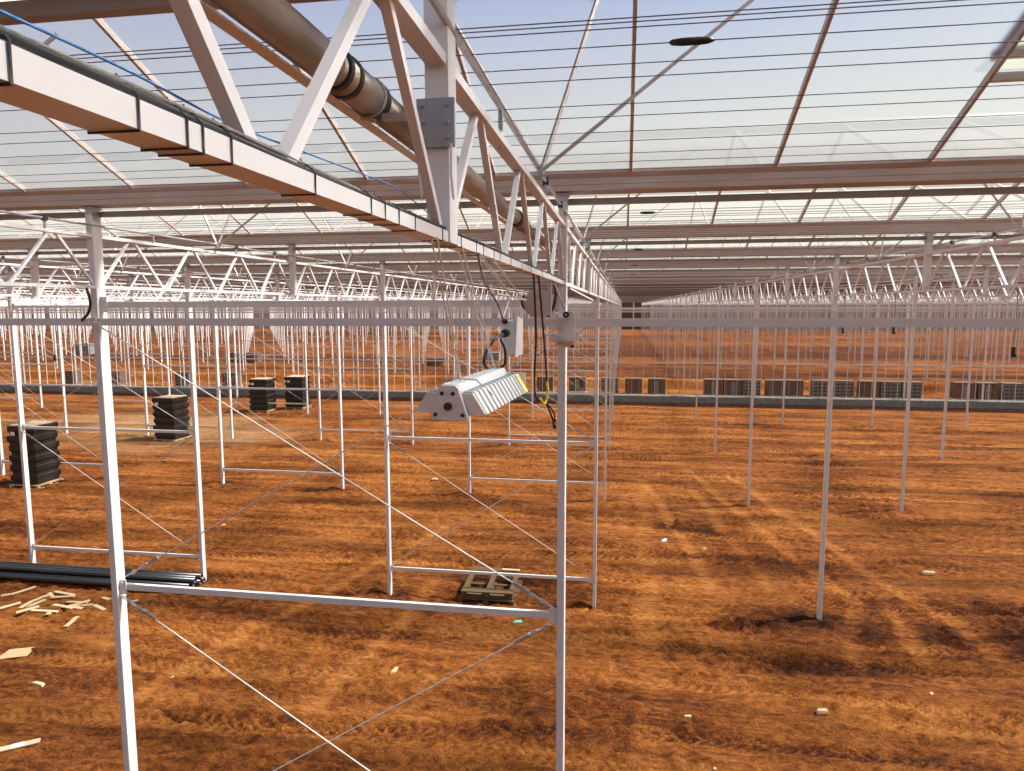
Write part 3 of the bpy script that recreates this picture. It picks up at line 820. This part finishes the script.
# hanging wires
def hang(p0, p1, lab, r_=.0022, mt_=None, off=.008, mid=None):
    m = MB()
    for s_ in (-1, 1):
        a = Vector(p0) + Vector((s_ * off, 0, 0)); b = Vector(p1) + Vector((s_ * off * .3, 0, 0))
        pts = [a, b] if mid is None else smooth([a, Vector(mid), b])
        m.tube(pts, r_, 6)
    return tag(m.build('hanging_wire', mt_ or STRING), lab, 'wire', 'wires hanging from the near girder')
hang((-.487, 1.77, ZB), (-.555, 2.34, 5.93), 'paired wire from near chord down to the near end of the lamp')
hang((-.487, 2.05, ZB), (-.52, 2.80, 5.93), 'paired wire from near chord down to the far end of the lamp')
hang((-.49, 2.33, ZB), (-.52, 3.25, 6.235), 'paired wire sloping from chord to the white hook bar', off=.006)
hang((-.49, 2.60, ZB), (-.50, 3.45, 6.225), 'single looking wire pair farthest along, reaching the hook bar', off=.004)
for yy, zz in ((2.34, 5.928), (2.80, 5.928)):
    m = MB(); m.tube([(-.655 + (yy - 2.34) * .08, yy, 5.885), (-.60, yy, 5.938), (-.555, yy, 5.94), (-.50, yy, 5.936), (-.445, yy, 5.885)], .0028, 6)
    tag(m.build('lamp_hanger', GALV), 'wire clip bent over the ' + ('near' if yy < 2.5 else 'far') + ' end of the hanging lamp', 'clip')
m = MB(); m.tube([(-.58, 3.2, 6.245), (-.52, 3.28, 6.235), (-.49, 3.5, 6.22)], .005, 6); m.tube([(-.53, 3.24, 6.238), (-.535, 3.2, 6.19), (-.54, 3.1, 6.13)], .003, 6)
tag(m.build('hook_bar', WHITE), 'small white hooked bar hanging between the lamp box and girder', 'hook')
# driver box
bx = tag(empty('driver_box', (-.485, 2.93, 5.985), -.1), 'grey-white metal driver box hanging behind the lamp with black cables', 'driver box')
m = MB(); m.box((0, .07, .072), (.050, .14, .145)); bevel(part('case', m, BOXW, bx), .004)
m = MB(); m.prism([(.026, -.012), (.030, -.012), (.040, .158), (.026, .160)], .0, .045); m.prism([(.026, -.01), (.029, -.01), (.029, .15), (.026, .15)], .045, .14); part('cover', m, WHITE, bx)
m = MB(); m.tube([(-.01, -.03, .09), (-.01, .002, .09)], .017, 12); m.tube([(-.012, -.02, .14), (-.012, .002, .14)], .012, 10); part('cable_gland', m, BLACK, bx)
m = MB(); m.tube(smooth([(-.506, 2.90, 6.075), (-.52, 2.83, 6.06), (-.555, 2.78, 6.0), (-.56, 2.78, 5.95), (-.53, 2.80, 5.925)]), .006, 8)
tag(m.build('lamp_cable', BLACK, None, True), 'left loop of thick black cable between driver box and lamp', 'cable')
m = MB(); m.tube(smooth([(-.502, 2.90, 6.07), (-.50, 2.84, 6.05), (-.485, 2.84, 6.01), (-.488, 2.85, 5.95), (-.52, 2.84, 5.925)]), .006, 8)
tag(m.build('lamp_cable', BLACK, None, True), 'right loop of thick black cable between driver box and lamp', 'cable')
m = MB(); m.tube(smooth([(-.49, 2.33, ZB), (-.492, 2.45, 6.28), (-.50, 2.75, 6.2), (-.50, 2.9, 6.13)]), .0042, 6)
tag(m.build('supply_cable', CABLE, None, True), 'dark cable sloping from near chord to top of driver box', 'cable')

# ------------------------------------------------------------------ round fan at the front post
reel = tag(empty('cable_reel', (-.675, 5.5, 6.215), .22), 'brown octagonal disc with black edge hanging left of the centre post', 'reel')
def octo(r_, y0_, y1_, m): m.prism([(r_ * math.cos(math.pi * (k + .5) / 4), r_ * math.sin(math.pi * (k + .5) / 4)) for k in range(8)], y0_, y1_)
m = MB(); octo(.118, -.05, -.04, m); bevel(part('front_flange', m, TAN, reel), .003)
m = MB(); m.tube([(0, -.04, 0), (0, .03, 0)], .075, 20); part('hub', m, BLACK, reel)
m = MB(); octo(.118, .03, .04, m); part('rear_flange', m, TAN, reel)
m = MB(); m.tube(smooth([(-.108, -.03, .06), (-.125, -.03, .03), (-.125, -.03, -.01), (-.108, -.03, -.045)]), .009, 6); part('wound_cable', m, BLACK, reel)
m = MB(); m.bb(-.014, .014, -.01, .02, .07, .155); part('bracket', m, GALV, reel)
m = MB(); m.bb(-.016, .016, .0, .04, 6.12, 6.37); o = tag(m.build('hanger_bracket', GALV, None, False, (-.56, 5.28, 0)), 'flat grey steel hanger strip below the chord left of the centre post', 'bracket')
# hoses by the post
m = MB(); m.tube(smooth([(-.545, 5.55, 6.36), (-.535, 5.55, 6.28), (-.55, 5.53, 6.19), (-.60, 5.52, 6.105)]), .013, 8)
tag(m.build('black_hose', BLACK, None, True), 'short thick black hose curving down left of the centre post', 'hose')
m = MB(); m.tube(smooth([(-4.93, 5.8, 6.37), (-4.90, 5.8, 6.24), (-4.93, 5.8, 6.14), (-5.02, 5.82, 6.07)]), .013, 8)
tag(m.build('black_hose', BLACK, None, True), 'short thick black hose bent beside the big left front post', 'hose')

# ------------------------------------------------------------------ white tray and box on the centre post
tr = tag(empty('bracket_tray', (-.485, 5.86, 5.93)), 'white steel tray with bent corners and upright box on centre post', 'bracket')
m = MB()
pts = [(-.158, -.04, .035), (-.085, -.13, -.012), (.085, -.13, -.016), (.165, -.04, .035), (.12, .015, .03), (-.12, .015, .03)]
vs_ = [tuple(p) for p in pts]; inner = [(p[0] * .55, -.05 + (p[1] + .05) * .5, -.035) for p in pts]
vs_ += inner
fs_ = [(i, (i + 1) % 6, 6 + (i + 1) % 6, 6 + i) for i in range(6)] + [tuple(range(6, 12))]
m.raw(vs_, fs_)
o = part('tray', m, WHITE, tr); sm = o.modifiers.new('t', 'SOLIDIFY'); sm.thickness = .005
m = MB(); m.prism([(-.012, -.02), (.085, -.02), (.085, .19), (.072, .215), (.03, .222), (-.012, .20)], -.06, -.018); m.bb(.035, .041, -.066, -.06, .0, .18)
bevel(part('upright_box', m, WHITE, tr), .004)
m = MB(); m.tube([(.012, -.085, .19), (.012, -.06, .19)], .026, 18); part('rubber_gland', m, BLACK, tr)
m = MB(); m.tube([(.012, -.092, .19), (.012, -.08, .19)], .011, 12); part('gland_pin', m, GALV, tr)
m = MB(); m.bb(-.075, .075, -.01, .02, -.075, .002); m.bb(-.02, .07, -.035, -.01, -.085, -.0); bevel(part('clamp_block', m, LAMPE, tr), .003)
m = MB(); m.tube([(.065, -.045, -.075), (.065, -.03, -.075)], .014, 10); part('clamp_bolt', m, BLACK, tr)
m = MB(); m.tube(smooth([(-.50, 5.80, 6.12), (-.58, 5.6, 6.15), (-.64, 5.45, 6.19), (-.66, 5.3, 6.23)]), .005, 6)
tag(m.build('signal_wire', STRING, None, True), 'thin white wire from the post tray box up toward the fan', 'wire')
m = MB(); m.bar((-.50, 5.05, 6.36), (-.49, 5.83, 6.16), .012, .012); tag(m.build('stay_strut', GALV), 'short grey strut sloping from near chord to centre post', 'strut')
# right-hand stays below the chord
m = MB(); m.bar((-.51, 6.6, 6.36), (-.32, 7.4, 6.25), .012, .012); tag(m.build('stay_strut', WHITE), 'short white strut sloping off near chord just beyond centre post', 'strut')

# ------------------------------------------------------------------ dangling cables with a yellow plug end
m = MB(); m.tube(smooth([(-.50, 3.88, ZB), (-.495, 3.9, 6.25), (-.50, 4.0, 6.0), (-.515, 4.05, 5.78), (-.51, 4.05, 5.67), (-.49, 4.1, 5.62)]), .006, 8)
tag(m.build('dangling_cable', BLACK, None, True), 'left of two black cables dangling from near chord to yellow connector', 'cable')
m = MB(); m.tube(smooth([(-.50, 4.12, ZB), (-.49, 4.2, 6.15), (-.475, 4.25, 5.9), (-.468, 4.3, 5.72)]), .006, 8)
tag(m.build('dangling_cable', BLACK, None, True), 'right of two black cables dangling from near chord to yellow connector', 'cable')
m = MB(); m.tube(smooth([(-.468, 4.3, 5.72), (-.462, 4.3, 5.66), (-.472, 4.3, 5.60), (-.487, 4.28, 5.585), (-.505, 4.25, 5.62)]), .0075, 8)
tag(m.build('yellow_connector', YEL, None, True), 'yellow hooked cable connector below the dangling black cables', 'connector')
m = MB(); m.tube(smooth([(-.475, 4.3, 5.59), (-.46, 4.32, 5.55), (-.44, 4.36, 5.48), (-.43, 4.38, 5.44)]), .006, 8); m.tube([(-.432, 4.38, 5.45), (-.425, 4.38, 5.41)], .011, 8)
m.tube(smooth([(-.47, 4.3, 5.585), (-.43, 4.34, 5.52), (-.425, 4.38, 5.45)]), .005, 6)
tag(m.build('plug_lead', BLACK, None, True), 'black plug lead dangling under the yellow connector', 'cable')

# pendants farther away
for (px, py, z1_, z0_, lab) in ((3.95, 7.84, 6.37, 5.72, 'black pendant switch hanging on a cord at the right edge'), (colx(-2), 10.24, 6.37, 5.37, 'black pendant switch hanging on a cord behind left front posts'),
                          (colx(-4), 17.2, 6.37, 5.7, 'small black pendant switch hanging far left behind the post rows'), (colx(1), 13.4, 6.37, 5.75, 'small black pendant in the right middle distance below the beam'),
                          (colx(1), 11.0, 6.37, 5.83, 'small black pendant farther right in the middle distance below the beam')):
    o = tag(empty('pendant_switch', (px, py, 0)), lab, 'switch')
    m = MB(); m.tube([(0, 0, z1_), (.01, 0, (z0_ + z1_) / 2), (0, 0, z0_ + .05)], .004 * max(1, py / 14), 6); part('cord', m, CABLE, o)
    m = MB(); m.box((0, 0, z0_), (.03, .025, .085)); m.box((.008, 0, z0_ - .045), (.036, .03, .035)); part('switch_body', m, BLACK, o)

# ------------------------------------------------------------------ stacks of black trays on pallets
def tray_stack(cx, cy, rz, w, d, h, n, lab, seed):
    rr = random.Random(seed)
    g0 = gz(cx, cy) - .02
    o = tag(empty('tray_stack', (cx, cy, g0), rz), lab, 'tray stack', 'black tray stacks on pallets')
    # pallet
    m = MB()
    for k in range(7): m.bb(-w / 2 - .06, w / 2 + .06, -d / 2 - .05 + k * (d + .1) / 7, -d / 2 - .05 + (k + .82) * (d + .1) / 7, .11, .135)
    for k in (-1, 0, 1):
        m.bb(k * w / 2 - .05, k * w / 2 + .05, -d / 2 - .05, d / 2 + .05, .09, .11); m.bb(k * w / 2 - .05, k * w / 2 + .05, -d / 2 - .05, d / 2 + .05, 0, .02)
        for j in (-1, 0, 1): m.box((k * w / 2, j * d / 2, .055), (.1, .12, .07))
    part('pallet', m, WOOD, o)
    hh = (h - .135) / n
    for k in range(n):
        ox, oy = rr.uniform(-.02, .02), rr.uniform(-.02, .02)
        m = MB(); z0_ = .135 + k * hh
        bulge = .05 if k % 2 else .0
        n0 = len(m.v)
        levels = ((0, -.035), (.30, -.035), (.40, -.005), (.48, .012), (.93, .012), (1.0, -.01))
        for (t, e) in levels:
            for (sx, sy) in ((-1, -1), (1, -1), (1, 1), (-1, 1)): m.v.append((ox + sx * (w / 2 + e), oy + sy * (d / 2 + e), z0_ + hh * t))
        for q in range(len(levels) - 1):
            for j in range(4): m.f.append((q * 4 + j, q * 4 + (j + 1) % 4, q * 4 + 4 + (j + 1) % 4, q * 4 + 4 + j)); m.m.append(0)
        L_ = (len(levels) - 1) * 4; m.f += [(3, 2, 1, 0), (L_, L_ + 1, L_ + 2, L_ + 3)]; m.m += [0, 0]
        part('tray', m, TRAY, o)
    m = MB(); m.bb(-w / 2 + .03, w / 2 - .03, -d / 2 + .03, d / 2 - .03, h, h + .02); part('cardboard_lid', m, CARD, o)
    m = MB(); m.bb(-w * .36, -w * .2, -d / 2 - .036, -d / 2 - .03, h - .33, h - .2); part('label_sticker', m, PAPER, o)
tray_stack(-20.45, 21.1, .03, 1.0, 1.05, 2.2, 6, 'stack of black trays on pallet at the left edge, nearest of the black stacks', 1)
tray_stack(-20.98, 29.4, -.03, 1.06, 1.1, 2.08, 6, 'stack of black trays on pallet behind the left front post, second nearest', 2)
tray_stack(-21.3, 38.4, .02, 1.1, 1.1, 2.0, 6, 'far stack of black trays, left one of the distant pair', 3)
tray_stack(-19.65, 39.6, .05, 1.1, 1.1, 2.0, 6, 'far stack of black trays, right one of the distant pair', 4)

# ------------------------------------------------------------------ black plastic pipes on the ground
k = 0
for (lay, n_) in ((0, 5), (1, 3)):
    for j in range(n_):
        x1_ = -9.2 - random.uniform(0, .18); x0_ = -15.6 if j < 3 and lay == 0 else -14.65
        yy = 13.2 + j * .125 + lay * .1875; zz = .035 + .058 + lay * .109
        m = MB(); r_ = .058; n2 = 16; vs_ = []; fs_ = []
        prof = ((x0_, r_), (x1_, r_), (x1_, r_ * .8), (x0_, r_ * .8))
        for i in range(n2):
            a = 2 * math.pi * i / n2
            for (xx, q) in prof: vs_.append((xx, q * math.cos(a), q * math.sin(a)))
        for i in range(n2):
            i2 = (i + 1) % n2
            for q in range(4): fs_.append((i * 4 + q, i2 * 4 + q, i2 * 4 + (q + 1) % 4, i * 4 + (q + 1) % 4))
        m.raw(vs_, fs_)
        o = m.build('plastic_pipe', BLACKP, None, True, (0, yy, zz + .02)); o.rotation_euler = (0, 0, random.uniform(-.0006, .0006))
        o.location.y += 0
        where = (('front', 'second', 'middle', 'fourth', 'rearmost')[j] + ' pipe of the bottom layer') if lay == 0 else (('front', 'middle', 'rear')[j] + ' pipe of the top layer')
        tag(o, f'long black plastic pipe lying on the soil, {where}', 'pipe', 'black plastic pipes on the ground'); k += 1

# ------------------------------------------------------------------ broken wooden pallet pile below the near frame
px, py = -2.78, 13.72
g0 = gz(px, py)
def pallet(loc, rx, rz, lab, w=1.16, d=.95, deck=(0, .2, .44, .68, .9)):
    o = tag(empty('wooden_pallet', loc), lab, 'pallet', 'weathered pallets between front posts'); o.rotation_euler = (rx, 0, rz)
    for i, k in enumerate(deck):
        m = MB(); m.bb(-w / 2, w / 2, k * d, k * d + .095, .115, .137); part('deck_board', m, WOODD, o)
    for xx in (-w / 2 + .05, 0, w / 2 - .05):
        m = MB(); m.bb(xx - .045, xx + .045, 0, d, .022, .115); part('stringer', m, WOODD, o)
    for k in (0, .88):
        m = MB(); m.bb(-w / 2, w / 2, k * d, k * d + .1, 0, .022); part('bottom_board', m, WOODD, o)
pallet((px, py, g0), 0, -.02, 'weathered wooden pallet lowest in the small pile between front posts', 1.2, 1.15)
pallet((px + .02, py + .03, g0 + .15), .06, .015, 'weathered wooden pallet topmost in the small pile between front posts', 1.1, 1.2, (0, .085, .86, .93))
m = MB(); m.bb(-.2, .2, -.04, .04, -.012, .012); o = m.build('loose_board', WOODP, None, False, (px + .36, py + 1.12, g0 + .37)); tag(o, 'short pale board lying on the back of the pallet pile', 'board')

# ------------------------------------------------------------------ timber offcuts
scr = [(-13.16, 12.54, 0.17, 0.7), (-12.98, 12.81, 0.48, 1.16), (-12.48, 11.98, 0.36, 1.01), (-12.32, 12.41, 0.57, 1.34), (-12.24, 12.12, 0.34, 1.63), (-12.16, 12.27, 0.42, 1.43), (-12.2, 12.71, 0.3, -0.63), (-11.94, 12.79, 0.58, -0.19), (-11.8, 12.6, 0.45, 0.27), (-11.35, 12.46, 0.48, 0.05), (-11.24, 12.36, 0.5, 1.05), (-11.12, 12.26, 0.5, 0.45), (-11.3, 12.04, 0.53, -0.17), (-11.0, 12.09, 0.19, -0.05), (-11.91, 11.81, 0.4, 1.01), (-11.54, 11.83, 0.57, 0.07), (-11.34, 11.71, 0.09, 1.89), (-10.54, 12.13, 0.42, -0.44), (-10.66, 11.55, 0.5, 1.83), (-10.82, 12.67, 0.28, -0.29), (-10.14, 12.59, 0.21, 0.75)]
names_ = ['leftmost long', 'short dark-tipped', 'long slanting', 'long pale', 'bright slanting', 'far left long', 'lone lower left', 'flat horizontal', 'small steep', 'upper', 'thin level', 'level right', 'slightly raised right',
          'pale middle', 'short middle', 'tiny dark', 'stubby right-hand', 'isolated front', 'short piece beside big post', 'piece right of the big post', 'smallest chip']
for i, (sx, sy, ln, a) in enumerate(scr):
    m = MB(); m.bb(-ln / 2, ln / 2, -.04, .04, -.01, .01)
    o = m.build('timber_offcut', WOODP, None, False, (sx, sy, gz(sx, sy) + .022 + .004 * (i % 3))); o.rotation_euler = (random.uniform(-.03, .03), random.uniform(-.02, .02), a)
    tag(o, f'pale timber offcut on soil before the black pipes, {names_[i]}' + ('' if 'piece' in names_[i] or 'chip' in names_[i] else ' piece'), 'offcut', 'timber offcuts on the soil')
m = MB(); m.bb(-.27, .27, -.055, .055, -.008, .008); o = m.build('scrap_board', CARD, None, False, (-8.37, 7.95, gz(-8.37, 7.95) + .03)); o.rotation_euler = (0, 0, .62)
tag(o, 'grey-brown strip with pale blue label at the lower left corner', 'scrap'); m = MB(); m.bb(-.07, .08, -.052, .052, .0085, .011); part('blue_label', m, TEAL, o)
def scrap(name, x_, y_, w, d, h, a, mt_, lab, cat):
    m = MB(); m.raw([(-w / 2, -d / 2, 0), (w / 2, -d / 2 * .7, 0), (w * .45, d / 2, 0), (-w * .4, d * .42, 0), (-w * .42, -d * .4, h), (w * .4, -d * .3, h * .8), (w * .38, d * .4, h), (-w * .3, d * .35, h * .9)],
                    [(3, 2, 1, 0), (4, 5, 6, 7), (0, 1, 5, 4), (1, 2, 6, 5), (2, 3, 7, 6), (3, 0, 4, 7)])
    o = m.build(name, mt_, None, False, (x_, y_, gz(x_, y_) + .002)); o.rotation_euler = (0, 0, a); tag(o, lab, cat)
scrap('cardboard_piece', -10.75, 10.35, -.0 + .5, .4, .02, .3, ROCK, 'faded tan cardboard piece on soil under the timber offcuts', 'scrap')
scrap('wood_chip', -9.5, 9.5, .26, .08, .04, -.2, WOOD, 'small wood chip alone on soil at left', 'scrap')
scrap('wood_chip', -3.8, 10.85, .07, .22, .04, -.1, WOOD, 'small upright wood chip in the lower middle of the soil', 'scrap')
scrap('plastic_scrap', -1.98, 12.95, .2, .08, .03, .3, GREEN, 'tiny green plastic scrap near the front rail plate', 'scrap')
scrap('paper_scrap', 1.15, 18.2, .09, .24, .03, -.35, PAPER, 'small white paper scrap on soil right of centre posts', 'scrap')
stn = [(3.1, 10.65, .2, .1), (7.1, 16.9, .34, .16), (4.95, 11.4, .07, .06), (-13.35, 14.0, .14, .09), (-11.2, 17.7, .12, .1), (1.05, 10.2, .13, .06), (-6.6, 23.6, .22, .16), (1.3, 9.0, .05, .05), (-7.4, 10.0, .05, .05), (2.12, 17.7, .12, .07)]
wh = ['at the lower right, in front of the churned soil', 'at the right edge on the light track', 'small and bright at far lower right', 'before the black pipes', 'behind the left front braced frame', 'low and flat, lower centre right', 'beyond the long cross cable, left of centre',
      'tiny, at bottom right of centre post', 'tiny, at lower left', 'at the foot of a post right of centre']
for (a, b, w, d), t_ in zip(stn, wh): scrap('pale_stone', a, b, w, d, min(.05, w * .25), random.uniform(-.3, .3), ROCK, f'pale stone on the soil {t_}', 'stone')

# ------------------------------------------------------------------ pallet loads in a row behind the kerb
def load(xc, kind, w, lab):
    yb = 49.6; g0 = gz(xc, yb)
    o = tag(empty('pallet_load', (xc, yb, g0)), lab, 'pallet load', 'pallet loads behind the kerb')
    h = 1.12
    m = MB(); m.bb(-w / 2, w / 2, -.5, .5, .09, .13)
    for q in (-1, 0, 1): m.bb(q * (w / 2 - .06) - .05, q * (w / 2 - .06) + .05, -.5, .5, 0, .09)
    part('pallet', m, WOOD, o)
    if kind == 'crate':
        m = MB(); m.bb(-w / 2 + .02, w / 2 - .02, -.42, .45, .13, h); nx_ = 4
        cell = (w - .1) / nx_
        for i in range(nx_):
            for j in range(4):
                m.bb(-w / 2 + .05 + i * cell + .02, -w / 2 + .05 + (i + 1) * cell - .02, -.47, -.42, .16 + j * .24, .16 + j * .24 + .13)
        for i in range(nx_):
            for j in range(4): m.bb(-w / 2 + .05 + i * cell + .05, -w / 2 + .05 + (i + 1) * cell - .05, -.475, -.468, .18 + j * .24, .18 + j * .24 + .08, 1)
        part('crate_stack', m, [GREYT, DARKB], o)
    elif kind == 'sheet':
        for q in range(3):
            m = MB(); a = -w / 2 + q * w / 3; m.bb(a + .02, a + w / 3 - .02, -.45, .45, .13, h - .06 * (q % 2)); part('bundle', m, (BROWNB, GREYT, BROWNB)[q], o)
    else:
        m = MB(); m.bb(-w / 2 + .03, w / 2 - .03, -.45, .45, .13, h); part('bundle', m, BROWNB, o)
        for q in (-.3, .3):
            m = MB(); m.bb(q * w - .03, q * w + .03, -.47, .47, .13, h + .015); part('strap', m, GREYT, o)
    m = MB(); m.bb(-w / 2, w / 2, -.47, .47, h + (.0 if kind != 'wrap' else .015), h + .04); part('top_board', m, BROWNB, o)
row = [(-34.0, 'crate'), (-30, 'wrap'), (-44, 'wrap'), (-40, 'sheet'), (-.9, 'crate'), (.75, 'wrap'), (2.35, 'sheet'), (6.2, 'sheet'), (7.5, 'sheet'), (8.75, 'crate'), (10.3, 'wrap'), (11.5, 'wrap'), (13.3, 'crate'), (14.7, 'crate'), (16.3, 'wrap'),
       (17.6, 'crate'), (18.9, 'crate'), (22.1, 'sheet'), (23.5, 'sheet'), (25.0, 'crate'), (26.5, 'crate'), (-3.2, 'sheet'), (-5.5, 'wrap')]
row = sorted(row); 
for i, (xc, kd) in enumerate(row):
    what = {'crate': 'grey slotted crates', 'sheet': 'grey and brown bundles', 'wrap': 'brown wrapped goods'}[kd]
    load(xc, kd, 1.25 if kd == 'crate' else 1.2, f'pallet of {what} behind the kerb wall, {nth(i + 1)} of that row from left')
# odd crates on the terrace far left
for (a, b, w, h, lab) in ((-37.5, 63, 1.4, .9, 'grey-brown box on the far terrace left of centre'), (-35.8, 63, 1.4, .9, 'brown box beside the grey one on the far terrace'),
                          (-17, 62, 1.6, .6, 'dark heap of cartons on the far terrace near the middle'), (-12.5, 66, 1.5, .9, 'dark crate on the far terrace behind the lamp'), (-62, 72, 2.2, 1.2, 'long grey crate far left on the terrace')):
    m = MB(); m.bb(-w / 2, w / 2, -.5, .5, .1, h); m.bb(-w / 2 - .04, w / 2 + .04, -.54, .54, h, h + .06); m.bb(-w / 2, -w / 2 + .15, -.5, .5, 0, .1); m.bb(w / 2 - .15, w / 2, -.5, .5, 0, .1)
    tag(m.build('storage_crate', BROWNB if 'brown box' in lab or 'heap' in lab else GREYT, None, False, (a, b, gz(a, b))), lab, 'crate')
